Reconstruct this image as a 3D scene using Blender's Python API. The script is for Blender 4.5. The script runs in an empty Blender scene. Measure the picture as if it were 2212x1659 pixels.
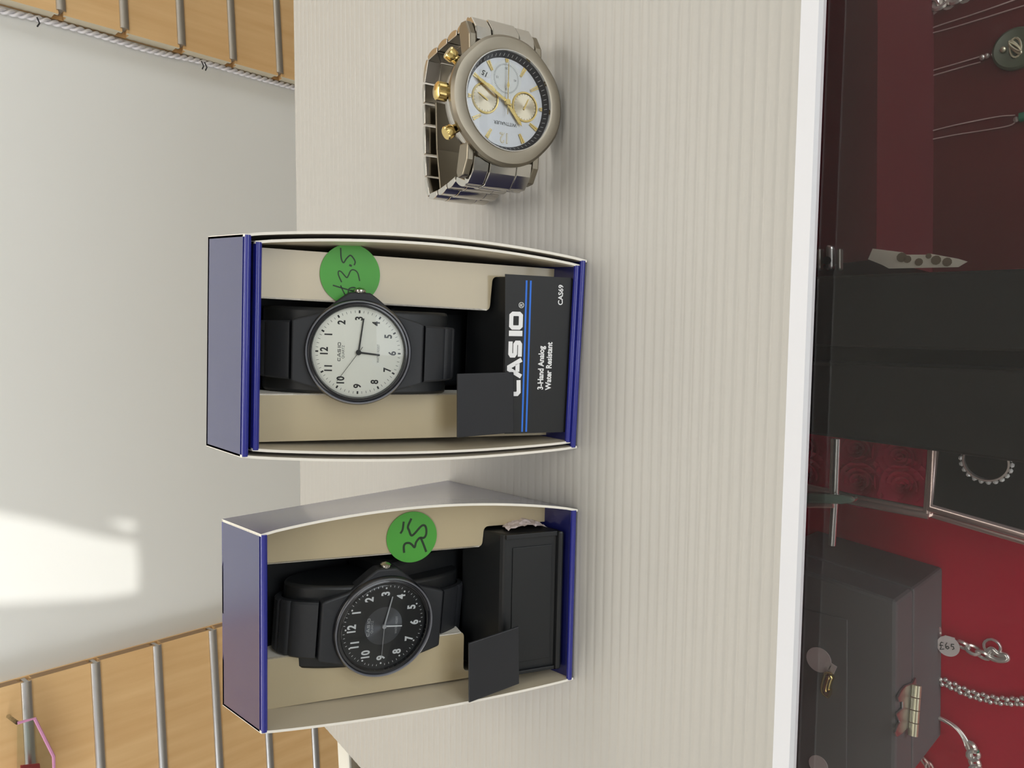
import bpy, math, random
from mathutils import Vector as V, Matrix as MX
random.seed(4)
C = bpy.context.scene.collection
PI = math.pi
# ------------------------------------------------------------------ camera
FPX = 1661.0; PITCH = math.radians(46.6); ROLL = math.radians(3.0); CAM = V((0, 0, 0.205))
FW = V((0, math.cos(PITCH), -math.sin(PITCH)))
R0 = V((1, 0, 0)); D0 = V((0, -math.sin(PITCH), -math.cos(PITCH)))
RT = R0*math.cos(ROLL) + D0*math.sin(ROLL)          # right in the upright view
DN = D0*math.cos(ROLL) - R0*math.sin(ROLL)          # down in the upright view
def ray(x, y): return (FW*FPX + RT*((1659-y)-829.5) + DN*(x-1106)).normalized()
def onz(x, y, z=0.0):
    d = ray(x, y); return CAM + d*((z-CAM.z)/d.z)
def ony(x, y, Y):
    d = ray(x, y); return CAM + d*((Y-CAM.y)/d.y)
def atd(x, y, dep):
    d = ray(x, y); return CAM + d*(dep/d.dot(FW))
cd = bpy.data.cameras.new('camera'); cam = bpy.data.objects.new('camera', cd); C.objects.link(cam)
cd.sensor_width = 36; cd.sensor_fit = 'HORIZONTAL'; cd.lens = FPX/2212*36; cd.clip_start = 0.005; cd.clip_end = 50
cam.matrix_world = MX(((DN.x, RT.x, -FW.x, CAM.x), (DN.y, RT.y, -FW.y, CAM.y), (DN.z, RT.z, -FW.z, CAM.z), (0, 0, 0, 1)))
bpy.context.scene.camera = cam

# ------------------------------------------------------------------ materials
def lin(c): return tuple((v/255/12.92 if v/255 <= .04045 else ((v/255+.055)/1.055)**2.4) for v in c) + (1,)
def mat(name, rgb, rough=.5, metal=0, coat=0, spec=.5, coat_rough=.05, noise=None, bump=None, aniso=0):
    m = bpy.data.materials.new(name); m.use_nodes = True; nt = m.node_tree; b = nt.nodes['Principled BSDF']
    b.inputs['Base Color'].default_value = lin(rgb); b.inputs['Roughness'].default_value = rough
    b.inputs['Metallic'].default_value = metal; b.inputs['Coat Weight'].default_value = coat
    b.inputs['Coat Roughness'].default_value = coat_rough; b.inputs['Specular IOR Level'].default_value = spec
    tc = nt.nodes.new('ShaderNodeTexCoord')
    if noise:
        sc, stretch, amt, rgb2 = noise
        mp = nt.nodes.new('ShaderNodeMapping'); mp.inputs['Scale'].default_value = stretch
        n = nt.nodes.new('ShaderNodeTexNoise'); n.inputs['Scale'].default_value = sc; n.inputs['Detail'].default_value = 6
        mx = nt.nodes.new('ShaderNodeMixRGB'); mx.inputs[1].default_value = lin(rgb); mx.inputs[2].default_value = lin(rgb2)
        rp = nt.nodes.new('ShaderNodeMapRange'); rp.inputs[1].default_value = .5-amt; rp.inputs[2].default_value = .5+amt
        nt.links.new(tc.outputs['Object'], mp.inputs[0]); nt.links.new(mp.outputs[0], n.inputs[0])
        nt.links.new(n.outputs[0], rp.inputs[0]); nt.links.new(rp.outputs[0], mx.inputs[0]); nt.links.new(mx.outputs[0], b.inputs['Base Color'])
    if bump:
        sc, stretch, st, dist = bump
        mp = nt.nodes.new('ShaderNodeMapping'); mp.inputs['Scale'].default_value = stretch
        n = nt.nodes.new('ShaderNodeTexNoise'); n.inputs['Scale'].default_value = sc; n.inputs['Detail'].default_value = 4
        bp = nt.nodes.new('ShaderNodeBump'); bp.inputs['Strength'].default_value = st; bp.inputs['Distance'].default_value = dist
        nt.links.new(tc.outputs['Object'], mp.inputs[0]); nt.links.new(mp.outputs[0], n.inputs[0])
        nt.links.new(n.outputs[0], bp.inputs['Height']); nt.links.new(bp.outputs[0], b.inputs['Normal'])
    return m
def glass(name, rgb=(250, 252, 252), ior=1.5, rough=.0, mult=1.0):
    m = bpy.data.materials.new(name); m.use_nodes = True; nt = m.node_tree; nt.nodes.clear()
    o = nt.nodes.new('ShaderNodeOutputMaterial'); mx = nt.nodes.new('ShaderNodeMixShader')
    f = nt.nodes.new('ShaderNodeFresnel'); f.inputs[0].default_value = ior
    t = nt.nodes.new('ShaderNodeBsdfTransparent'); t.inputs[0].default_value = lin(rgb)
    g = nt.nodes.new('ShaderNodeBsdfGlossy'); g.inputs['Roughness'].default_value = rough
    k = nt.nodes.new('ShaderNodeMath'); k.operation = 'MULTIPLY'; k.inputs[1].default_value = mult
    nt.links.new(f.outputs[0], k.inputs[0]); nt.links.new(k.outputs[0], mx.inputs[0]); nt.links.new(t.outputs[0], mx.inputs[1]); nt.links.new(g.outputs[0], mx.inputs[2])
    nt.links.new(mx.outputs[0], o.inputs[0]); return m
M = {}
M['wall'] = mat('white gloss wall', (238, 239, 236), .32, bump=(6, (1, 1, 1), .15, .004))
M['ceil'] = mat('off white ceiling', (176, 174, 170), .8)
M['floor'] = mat('grey floor', (120, 116, 110), .6)
M['sheet'] = mat('white fluted plastic', (181, 178, 171), .38)
M['sheet_edge'] = mat('white sheet edge', (224, 224, 227), .35)
M['wood'] = mat('oak laminate', (238, 200, 146), .45, noise=(5.5, (9, 1, .7), .28, (218, 174, 118)))
M['wood_edge'] = mat('brown edging', (150, 118, 82), .6)
M['cream_edge'] = mat('cream edging', (214, 204, 180), .5)
M['alu'] = mat('brushed aluminium', (198, 198, 200), .34, 1.0)
M['alu_dull_shaded'] = mat('satin and shaded aluminium', (176, 170, 160), .45, .9)  # right slat strips have their shade put into this colour; also lock ribs
M['rope'] = mat('silver white cord', (226, 224, 228), .35, .15)
M['navy'] = mat('navy glossy card', (26, 30, 92), .28, 0, 1.0, .6, .12)
M['navy_side'] = M['navy']
M['navy_lit'] = mat('lit navy fold', (34, 40, 138), .3, 0, .6)  # brighter copy of the navy, light on the folds put into the colour
M['card_white'] = mat('white card edge', (243, 238, 226), .5)
M['card_cream'] = mat('cream card lining', (206, 194, 170), .38, 0, .25)
M['cream'] = mat('cream insert card', (187, 172, 139), .28, 0, .6)
M['black'] = mat('black moulded plastic', (22, 24, 26), .42, 0, 0, .5, bump=(900, (1, 1, 1), .06, .0002))
M['blackflap'] = mat('matt black plastic flap', (33, 34, 38), .48)
M['resin'] = mat('black resin', (36, 38, 42), .48)
M['resin_gloss'] = mat('polished black resin', (24, 25, 30), .18, 0, .6)
M['dial_white'] = mat('ivory dial', (253, 251, 240), .5)
M['dial_black'] = mat('black dial', (18, 19, 24), .35)
M['ink'] = mat('black ink', (14, 14, 14), .5)
M['ink_grey'] = mat('grey ink', (70, 70, 66), .5)
M['white_ink'] = mat('white ink', (245, 245, 245), .5)
M['blue_ink'] = mat('blue ink', (40, 116, 225), .5)
M['silver_ink'] = mat('silver ink', (190, 190, 192), .4)
M['crystal'] = glass('clear crystal', ior=1.45)
M['acrylic'] = glass('clear acrylic', (242, 246, 244), 1.45)
M['rim'] = mat('clear raised rim', (120, 122, 130), .12, 0, 1.0)
M['gunmetal'] = mat('sunray grey dial', (96, 98, 104), .33, .85)
M['steel'] = mat('polished steel', (196, 192, 184), .14, 1.0)
M['brushed'] = mat('brushed steel', (142, 134, 119), .36, 1.0, bump=(2500, (1, .02, 1), .06, .0002))
M['gold'] = mat('polished gold', (222, 196, 128), .16, 1.0)
M['goldsun'] = mat('champagne subdial', (212, 200, 178), .34, 1.0)
def sunray(m, amt):
    nt = m.node_tree; b = nt.nodes['Principled BSDF']; t = nt.nodes.new('ShaderNodeTangent'); t.direction_type = 'RADIAL'; t.axis = 'Z'
    b.inputs['Anisotropic'].default_value = amt; nt.links.new(t.outputs[0], b.inputs['Tangent'])
sunray(M['goldsun'], .85); sunray(M['gunmetal'], .85)
M['pearl'] = mat('silver pearl dial', (232, 232, 236), .32, .25)
M['pearl2'] = mat('white subdial', (250, 250, 248), .45)
M['rehaut'] = mat('dark chapter ring', (62, 60, 64), .35, .3)
M['green'] = mat('green sticker paper', (72, 160, 52), .45)
M['pen'] = mat('dark marker ink', (18, 46, 14), .5)
M['velvet'] = mat('red velvet', (205, 30, 62), .85, spec=.15, noise=(14, (1, 1, 1), .25, (184, 22, 50)))
M['velvet_dark'] = mat('wine red board', (106, 24, 36), .7, spec=.3, noise=(9, (1, 1, 1), .3, (90, 17, 27)))
M['velvet_shade'] = mat('shaded red velvet', (100, 30, 34), .85, spec=.2, noise=(12, (1, 1, 1), .3, (84, 22, 26)))
M['blackcloth'] = mat('black leatherette', (28, 27, 27), .7, spec=.3, bump=(700, (1, 1, 1), .15, .0003))
M['jewelbox'] = mat('charcoal leatherette', (108, 105, 107), .62, spec=.35, bump=(500, (1, 1, 1), .12, .0003))
M['brass'] = mat('pale brass', (222, 216, 188), .3, .6)
M['silver'] = mat('polished silver', (236, 230, 226), .2, .7)
M['tag'] = mat('white paper tag', (226, 214, 214), .6)
M['rose'] = mat('pink red foam petals', (236, 58, 102), .75, spec=.2)
M['pinkframe'] = mat('pale rose metal frame', (226, 200, 196), .25, .7)
M['glass'] = glass('counter glass', (248, 250, 249), 1.5)
M['finechain'] = mat('fine pale chain', (206, 176, 174), .35, .35)
M['gem'] = mat('white stones', (250, 250, 252), .12, .1, .8)
M['glassedge'] = mat('green glass edge', (110, 130, 122), .15, 0, 1)
M['whiteframe'] = mat('white painted rail', (226, 224, 214), .4)
M['greenstone'] = mat('green stone', (40, 110, 84), .2)
M['jade'] = mat('grey green disc', (84, 92, 74), .35)
M['pinkacrylic'] = mat('pink acrylic edge', (214, 150, 190), .2)
M['redcard'] = mat('red card', (190, 36, 44), .5)
M['casewall'] = mat('grey green case back', (150, 152, 136), .5)
M['paper'] = mat('white paper', (222, 214, 200), .7)
M['print'] = mat('faded print', (120, 104, 84), .7)

# ------------------------------------------------------------------ mesh builder
PM = {}
class MB:
    def __init__(s, T=None): s.v = []; s.f = []; s.mi = []; s.T = T or MX()
    def add(s, vs, fs, mi=0, T=None):
        b = len(s.v); W = s.T @ T if T is not None else s.T
        s.v += [W @ V(p) for p in vs]; s.f += [[b+i for i in f] for f in fs]; s.mi += [mi]*len(fs); return s
    def box(s, x0, x1, y0, y1, z0, z1, mi=0, T=None):
        vs = [(x, y, z) for z in (z0, z1) for y in (y0, y1) for x in (x0, x1)]
        return s.add(vs, [(0, 2, 3, 1), (4, 5, 7, 6), (0, 1, 5, 4), (2, 6, 7, 3), (0, 4, 6, 2), (1, 3, 7, 5)], mi, T)
    def prism(s, poly, a, b, axis='z', mi=0, T=None):
        def P(p, h): return {'z': (p[0], p[1], h), 'x': (h, p[0], p[1]), 'y': (p[0], h, p[1])}[axis]
        n = len(poly)
        vs = [P(p, a) for p in poly] + [P(p, b) for p in poly]
        return s.add(vs, [tuple(range(n))[::-1], tuple(range(n, 2*n))] + [(i, (i+1) % n, n+(i+1) % n, n+i) for i in range(n)], mi, T)
    def lathe(s, prof, n=64, mi=0, T=None, close=False):
        vs = []; fs = []; k = len(prof)
        for i in range(n):
            a = 2*PI*i/n
            vs += [(r*math.cos(a), r*math.sin(a), z) for r, z in prof]
        for i in range(n):
            j = (i+1) % n
            for q in range(k if close else k-1):
                q2 = (q+1) % k
                fs.append((i*k+q, j*k+q, j*k+q2, i*k+q2))
        return s.add(vs, fs, mi, T)
    def disc(s, r, z, n=64, mi=0, T=None, cx=0, cy=0):
        return s.add([(cx+r*math.cos(2*PI*i/n), cy+r*math.sin(2*PI*i/n), z) for i in range(n)], [tuple(range(n))], mi, T)
    def cyl(s, r, z0, z1, n=24, mi=0, T=None): return s.lathe([(0.0001*r, z0), (r, z0), (r, z1), (0.0001*r, z1)], n, mi, T)
    def tube(s, pts, r, n=8, mi=0, closed=False, T=None):
        pts = [V(p) for p in pts]; m = len(pts); vs = []; fs = []; prev = None
        for i, p in enumerate(pts):
            if closed: t = pts[(i+1) % m]-pts[i-1]
            else: t = pts[min(i+1, m-1)]-pts[max(i-1, 0)]
            t = t.normalized() if t.length > 1e-9 else V((0, 0, 1))
            if prev is None: a = t.orthogonal().normalized()
            else:
                a = prev - t*prev.dot(t); a = a.normalized() if a.length > 1e-9 else t.orthogonal().normalized()
            prev = a; b = t.cross(a); rr = r[i] if isinstance(r, (list, tuple)) else r
            vs += [p + (a*math.cos(2*PI*k/n)+b*math.sin(2*PI*k/n))*rr for k in range(n)]
        for i in range(m if closed else m-1):
            j = (i+1) % m
            for k in range(n): fs.append((i*n+k, i*n+(k+1) % n, j*n+(k+1) % n, j*n+k))
        if not closed: fs += [tuple(range(n))[::-1], tuple(range((m-1)*n, m*n))]
        return s.add(vs, fs, mi, T)
    def stroke(s, pts, w, z=0, h=.02, mi=0, T=None):
        """flat pen stroke of width w through 2-D points, height h"""
        pts = [V((p[0], p[1])) for p in pts]; m = len(pts); ws = w if isinstance(w, (list, tuple)) else [w]*m
        L = []; R = []
        for i in range(m):
            d1 = (pts[i]-pts[i-1]).normalized() if i else (pts[1]-pts[0]).normalized()
            d2 = (pts[i+1]-pts[i]).normalized() if i < m-1 else d1
            t = d1+d2; t = t.normalized() if t.length > 1e-6 else d1
            nrm = V((-t.y, t.x)); k = 1/max(.5, nrm.dot(V((-d1.y, d1.x))))
            L.append(pts[i]+nrm*ws[i]/2*k); R.append(pts[i]-nrm*ws[i]/2*k)
        vs = [(p.x, p.y, z+h) for p in L]+[(p.x, p.y, z+h) for p in R]+[(p.x, p.y, z) for p in L]+[(p.x, p.y, z) for p in R]; fs = []
        for i in range(m-1):
            fs += [(i, m+i, m+i+1, i+1), (2*m+i, i, i+1, 2*m+i+1), (m+i, 3*m+i, 3*m+i+1, m+i+1)]
        fs += [(0, 2*m, 3*m, m), (m-1, 2*m-1, 4*m-1, 3*m-1)]
        return s.add(vs, fs, mi, T)
    def text(s, body, size, T, mi=0, bold=0, sx=1, ext=.004, align='CENTER'):
        cu = bpy.data.curves.new('t', 'FONT'); cu.body = body; cu.size = 1; cu.align_x = align; cu.align_y = 'CENTER'
        cu.offset = bold; cu.extrude = ext; cu.resolution_u = 4
        ob = bpy.data.objects.new('t', cu); C.objects.link(ob)
        me = bpy.data.meshes.new_from_object(ob.evaluated_get(bpy.context.evaluated_depsgraph_get()))
        vs = [(v.co.x*size*sx, v.co.y*size, v.co.z*size) for v in me.vertices]; fs = [tuple(p.vertices) for p in me.polygons]
        bpy.data.objects.remove(ob); bpy.data.curves.remove(cu); bpy.data.meshes.remove(me)
        return s.add(vs, fs, mi, T)
    def build(s, name, mats, parent=None, smooth=None, bevel=0, seg=2, weld=False):
        W = MX()
        if parent is not None:
            W = PM[parent.name]
        inv = W.inverted()
        me = bpy.data.meshes.new(name); me.from_pydata([inv @ p for p in s.v], [], s.f)
        for m in (mats if isinstance(mats, list) else [mats]): me.materials.append(m)
        for p, k in zip(me.polygons, s.mi): p.material_index = k
        me.validate()
        o = bpy.data.objects.new(name, me); C.objects.link(o)
        if parent is not None: o.parent = parent
        PM[o.name] = W
        import bmesh
        bm = bmesh.new(); bm.from_mesh(me); 
        if weld: bmesh.ops.remove_doubles(bm, verts=bm.verts, dist=1e-6)
        bmesh.ops.recalc_face_normals(bm, faces=bm.faces); bm.to_mesh(me); bm.free()
        if smooth is not None:
            for p in me.polygons: p.use_smooth = True
            me.set_sharp_from_angle(angle=math.radians(smooth))
        if bevel:
            b = o.modifiers.new('bevel', 'BEVEL'); b.width = bevel; b.segments = seg; b.limit_method = 'ANGLE'; b.angle_limit = math.radians(35)
        return o
def tag(o, label=None, cat=None, group=None, kind=None):
    for k, v in (('label', label), ('category', cat), ('group', group), ('kind', kind)):
        if v: o[k] = v
    return o
def thing(name, label, cat, T=None, group=None):
    o = bpy.data.objects.new(name, None); C.objects.link(o); o.empty_display_size = .01
    T = T or MX(); o.matrix_world = T; PM[o.name] = T.copy(); return tag(o, label, cat, group)
def single(mb, name, mats, label, cat, group=None, origin=None, **k):
    """a thing that is one mesh, its origin at its base"""
    base = V(origin) if origin is not None else V((sum(p.x for p in mb.v)/len(mb.v), sum(p.y for p in mb.v)/len(mb.v), min(p.z for p in mb.v)))
    mb.v = [p-base for p in mb.v]; o = mb.build(name, mats, **k); o.location = base; PM[o.name] = MX.Translation(base)
    return tag(o, label, cat, group)
def frame(x, y, z, o): return MX(((x.x, y.x, z.x, o.x), (x.y, y.y, z.y, o.y), (x.z, y.z, z.z, o.z), (0, 0, 0, 1)))
def Tm(x, y, z=0, rz=0): return MX.Translation((x, y, z)) @ MX.Rotation(rz, 4, 'Z')
MM = MX.Scale(.001, 4)
def smoothpts(pts, n=6):
    pts = [V(p) for p in pts]; out = []
    P = [pts[0]*2-pts[1]] + pts + [pts[-1]*2-pts[-2]]
    for i in range(1, len(P)-2):
        for k in range(n):
            t = k/n
            out.append(.5*((2*P[i])+(P[i+1]-P[i-1])*t+(2*P[i-1]-5*P[i]+4*P[i+1]-P[i+2])*t*t+(3*P[i]-P[i-1]-3*P[i+1]+P[i+2])*t**3))
    out.append(pts[-1]); return out

# ------------------------------------------------------------------ room shell
YW = 1.40; YF = -2.0; XL = -1.7; XR = 2.1; ZF = -.92; ZC = 1.75
tag(MB().box(XL-.1, XR+.1, YF-.1, YW+.1, ZF-.05, ZF).build('floor', M['floor']), kind='structure')
tag(MB().box(XL-.1, XR+.1, YF-.1, YW+.1, ZC, ZC+.05).build('ceiling', M['ceil']), kind='structure')
tag(MB().box(XL-.1, XR+.1, YW, YW+.1, ZF, ZC).build('wall_back', M['wall']), kind='structure')
tag(MB().box(XL-.1, XL, YF, YW, ZF, ZC).build('wall_left', M['wall']), kind='structure')
tag(MB().box(XR, XR+.1, YF, YW, ZF, ZC).build('wall_right', M['wall']), kind='structure')
SUN = V((.12, 1, -.33)).normalized()
def to_front(px, py):
    p = ony(px, py, YW); t = (YF-p.y)/SUN.y; q = p+SUN*t; return (q.x, q.z)
gobo_holes = [[(-130, 1085), (0, 1112), (90, 1130), (200, 1160), (288, 1176), (296, 1225), (294, 1285), (200, 1300), (0, 1312), (-130, 1318)],
         [(206, 1126), (280, 1128), (290, 1142), (284, 1156), (262, 1152)]]  # unseen openings shaped as a gobo so the sun draws its wall patch
cu = bpy.data.curves.new('front', 'CURVE'); cu.dimensions = '2D'; cu.fill_mode = 'BOTH'; cu.extrude = .01
def spl(pts):
    s = cu.splines.new('POLY'); s.points.add(len(pts)-1); s.use_cyclic_u = True
    for i, p in enumerate(pts): s.points[i].co = (p[0], p[1], 0, 1)
spl([(XL-.1, ZF), (XR+.1, ZF), (XR+.1, ZC), (XL-.1, ZC)])
for h in gobo_holes: spl([to_front(*p) for p in h])
tmp = bpy.data.objects.new('tmp', cu); C.objects.link(tmp)
fm = bpy.data.meshes.new_from_object(tmp.evaluated_get(bpy.context.evaluated_depsgraph_get()))
bpy.data.objects.remove(tmp); bpy.data.curves.remove(cu)
wf = bpy.data.objects.new('wall_front_gobo', fm); fm.materials.clear(); fm.materials.append(M['wall']); C.objects.link(wf)
wf.matrix_world = MX.Translation((0, YF-.02, 0)) @ MX.Rotation(PI/2, 4, 'X'); tag(wf, kind='structure')
# ------------------------------------------------------------------ lights
def area(name, loc, rot, sx, sy, e, col):
    l = bpy.data.lights.new(name, 'AREA'); l.shape = 'RECTANGLE'; l.size = sx; l.size_y = sy; l.energy = e; l.color = col
    o = bpy.data.objects.new(name, l); C.objects.link(o); o.location = loc; o.rotation_euler = rot; return o
area('ceiling_lamp', (.3, -.25, ZC-.03), (0, 0, 0), 1.2, .4, 5, (1, .95, .87))
area('ceiling_lamp', (-1.0, -.6, ZC-.03), (0, 0, 0), .5, 1.2, 3, (1, .95, .88))
area('ceiling_lamp', (.1, 1.12, ZC-.03), (0, 0, 0), 2.2, .25, 17, (1, .95, .87))
area('shop_window', (.65, YF+.03, .45), (math.radians(88), 0, 0), 2.2, 1.0, 18, (.88, .94, 1))
area('side_fill', (XL+.02, .62, .55), (0, math.radians(-88), math.radians(12)), 1.1, .9, 15, (.93, .96, 1))  # both side lamps are added fill to brighten the back wall
area('side_fill', (XR-.02, .62, .55), (0, math.radians(88), math.radians(-12)), 1.1, .9, 15, (.95, .97, 1))
sl = bpy.data.lights.new('sun', 'SUN'); sl.energy = 1.5; sl.angle = math.radians(.4); sl.color = (1, .98, .92)
so = bpy.data.objects.new('sun', sl); C.objects.link(so); so.rotation_euler = SUN.to_track_quat('-Z', 'Y').to_euler()
w = bpy.data.worlds.new('world'); bpy.context.scene.world = w; w.use_nodes = True
w.node_tree.nodes['Background'].inputs[0].default_value = (.75, .85, 1, 1); w.node_tree.nodes['Background'].inputs[1].default_value = 1.0

# ------------------------------------------------------------------ slat walls
TH = .028; YS = YW-TH
def slat_panel(x0, x1, edge_mat, bar_mat, label):
    t = thing('slatwall_panel', label, 'slatwall panel', MX.Translation(((x0+x1)/2, YW-.001, ZF)))
    pan = MB(); zs = [-.125-.0985*k for k in range(-8, 7)]
    e = YW-.0005
    pan.box(x0, x1, YW-.006, e, -.80, .9, 0)
    prev = .9
    ends = []
    for z in zs:
        ends.append((z+.004, prev)); prev = z-.004
    ends.append((-.80, prev))
    for a, b in ends:
        pr = [(YS, a), (YS, b), (YS+.006, b), (YS+.006, b-.005 if b < .89 else b), (YW-.006, b-.005 if b < .89 else b), (YW-.006, a+.005), (YS+.006, a+.005), (YS+.006, a)]
        n = len(pr)
        vs = [(x0, p[0], p[1]) for p in pr]+[(x1, p[0], p[1]) for p in pr]
        pan.add(vs, [(i, (i+1) % n, n+(i+1) % n, n+i) for i in range(n)], 0)
        pan.add(vs, [tuple(range(n)), tuple(range(n, 2*n))[::-1]], 1)
    pan.build('board', [M['wood'], edge_mat], t)
    for z in zs:
        b = MB(); pr = []
        for k in range(9):
            a = -PI/2+PI*k/8; pr.append((YS-.0006-.0045*math.cos(a), z+.0075*math.sin(a)))
        pr += [(YS-.0004, z+.0075), (YS-.0004, z+.003), (YW-.0065, z+.003), (YW-.0065, z-.003), (YS-.0004, z-.003), (YS-.0004, z-.0075)]
        xa, xb = (x0, x1-.001) if x1 < 0 else (x0+.006, x1)
        b.prism(pr, xa, xb, 'x'); b.build('aluminium_strip', bar_mat, t, smooth=40)
slat_panel(XL+.002, -.4165, M['wood_edge'], M['alu'], 'oak slatwall panel with shiny strips on the left of the white wall')
slat_panel(.640, XR-.002, M['cream_edge'], M['alu_dull_shaded'], 'oak slatwall panel with shaded strips on the right, beside the silver cord')

# twisted cord along the edge of the right slat wall
pa = ony(-160, -25, 1.394); cpts = smoothpts([pa]+[ony(x, y, 1.394) for x, y in [(0, 22), (80, 40), (200, 72), (320, 108), (435, 133), (540, 163), (632, 188), (740, 214)]], 40)
r = MB()
for ph in (0, PI):
    pts = []
    acc = 0
    for i, p in enumerate(cpts):
        if i: acc += (p-cpts[i-1]).length
        a = ph+acc/.0125*PI
        pts.append(p+V((math.cos(a), math.sin(a), 0))*.0028)
    r.tube(pts, .0029, 7)
cord = thing('twisted_cord', 'silver white twisted cord hung along the slatwall edge, ties sticking out', 'cord', MX.Translation(cpts[-1]))
r.build('strand', M['rope'], cord, smooth=60)
for q in [(435, 140), (442, 143), (80, 46)]:
    p = ony(q[0], q[1]-8, 1.37)
    MB().tube([p, p+V((-.010, -.004, -.002)), p+V((-.017, -.006, .002))], .0012, 6).build('tie', M['resin'], cord)

# clear pocket with pink edges hung on the left slat wall
pk = thing('acrylic_pocket', 'clear pink-edged acrylic pocket hung on the left slatwall', 'display pocket', MX.Translation(ony(60, 1659, 1.3)))
P = [ony(x, y, 1.33) for x, y in [(38, 1562), (75, 1552), (116, 1634), (119, 1750), (38, 1750)]]
a = MB(); n = len(P); a.add([p for p in P]+[p+V((0, .004, 0)) for p in P], [tuple(range(n)), tuple(range(n, 2*n))[::-1]]+[(i, (i+1) % n, n+(i+1) % n, n+i) for i in range(n)])
a.build('pane', M['acrylic'], pk)
MB().tube(P[:4], .0024, 6).build('edge', M['pinkacrylic'], pk)
MB().tube([P[0]+V((0, .002, 0)), P[0]+V((0, .045, .002))], .003, 6).build('hook', M['acrylic'], pk)
rc = [ony(x, y, 1.345) for x, y in [(45, 1654), (86, 1650), (94, 1740), (45, 1740)]]
m_ = MB(); m_.add(rc+[p+V((0, .003, 0)) for p in rc], [(0, 1, 2, 3), (7, 6, 5, 4), (0, 4, 5, 1), (1, 5, 6, 2), (2, 6, 7, 3), (3, 7, 4, 0)])
single(m_, 'card', M['redcard'], 'red card standing inside the clear pink-edged pocket', 'card')

# ------------------------------------------------------------------ fluted white sheet
cor = [onz(1732, -30), onz(1702, 830), onz(1667, 1690)]
bl = onz(655, 1519); br = onz(634, 0); br2 = bl+(br-bl)*1.35
fl = cor[2]; fr = cor[0]; fr2 = fl+(fr-fl)*1.45; fl2 = fl+(fl-fr)*.6
lft = onz(792, 1659); ldir = (lft-bl); l2 = bl+ldir*4.2
sh = MB(); NU = 300; thick = .0042
def quadp(u, v, z):
    a = V((bl.x, bl.y, 0)).lerp(br2, u); b = V((fl2.x, fl2.y, 0)).lerp(fr2, u)
    if u < .0001 or True:
        a0 = V((bl.x, bl.y, 0)); b0 = V((l2.x, l2.y, 0))
    return a.lerp(b, v)+V((0, 0, z))
# rows run front to back; small ribs every 5 mm
NV = 800; vs = []; fs = []
l_end = fl2
for j in range(NV+1):
    v = j/NV; A = V((bl.x, bl.y, 0)).lerp(V((fl2.x, fl2.y, 0)), v); Bp = br2.lerp(fr2, v)
    zt = -.00003-.00011*(.5-.5*math.cos(v*2*PI*72))**3
    vs += [A+V((0, 0, zt)), Bp+V((0, 0, zt)), A+V((0, 0, -thick)), Bp+V((0, 0, -thick))]
for j in range(NV):
    k = j*4; fs += [(k, k+1, k+5, k+4), (k+2, k+6, k+7, k+3), (k, k+4, k+6, k+2), (k+1, k+3, k+7, k+5)]
fs += [(0, 2, 3, 1), (NV*4, NV*4+1, NV*4+3, NV*4+2)]
sh.add(vs, fs, 0)
lip = [(0, -.00004), (-.0042, -.0014), (-.0050, -.0026), (-.0051, -thick), (0, -thick)]
fdir = (fr2-fl2); fdir.z = 0; fdir.normalize(); fn = V((-fdir.y, fdir.x, 0)); fn = fn if fn.y > 0 else -fn
a_, b_ = V((fl2.x, fl2.y, 0)), V((fr2.x, fr2.y, 0))
vs = [a_+fn*p[0]+V((0, 0, p[1])) for p in lip]+[b_+fn*p[0]+V((0, 0, p[1])) for p in lip]
sh.add(vs, [(i, (i+1) % 5, 5+(i+1) % 5, 5+i) for i in range(5)]+[(0, 1, 2, 3, 4), (9, 8, 7, 6, 5)], 1)
sheet = single(sh, 'plastic_sheet', [M['sheet'], M['sheet_edge']], 'white ribbed plastic sheet lying on the glass counter under the watches', 'sheet')

# ------------------------------------------------------------------ glass counter
ZG = -.0046; ZB = -.18
case = thing('display_counter', 'glass-topped jewellery counter lined in red velvet under the white sheet', 'display counter', MX.Translation((0, .1, ZF)))
CX0, CX1, CY0, CY1 = -.9, 1.1, -.22, .318
MB().box(CX0, CX1, CY0, CY1, ZG-.006, ZG-.0002).build('glass_top', M['glass'], case)
MB().box(CX0, CX1, CY0, CY1, ZB-.02, ZB).build('velvet_bed', M['velvet'], case)
MB().box(CX0, CX1, CY1+.002, CY1+.012, -.35, ZG-.0002).build('back_rail', M['whiteframe'], case, bevel=.001)
MB().box(CX0, CX1, CY1-.006, CY1+.002, ZB, ZG-.0065).build('back_door', M['casewall'], case)
MB().box(CX0-.02, CX0, CY0, CY1+.012, ZF, ZG).build('side_panel', M['whiteframe'], case)
MB().box(CX1, CX1+.02, CY0, CY1+.012, ZF, ZG).build('side_panel', M['whiteframe'], case)
MB().box(CX0, CX1, CY0, CY1+.01, ZF, ZB-.021).build('plinth', M['whiteframe'], case)
# raised wine red board at the right
ZR = -.105
rb = [onz(x, y, ZR) for x, y in [(1640, -200), (1893, -200), (1896, 60), (1893, 560), (1640, 590)]]
MB().prism([(p.x, p.y) for p in rb], ZB+.0003, ZR).build('raised_ledge', M['velvet_dark'], case)
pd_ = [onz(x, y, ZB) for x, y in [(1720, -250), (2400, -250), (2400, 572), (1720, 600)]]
MB().prism([(p.x, p.y) for p in pd_], ZB+.0001, ZB+.0008).build('velvet_shade', M['velvet_shade'], case)  # thin darker sheet painting the shade over the right of the bed
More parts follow.
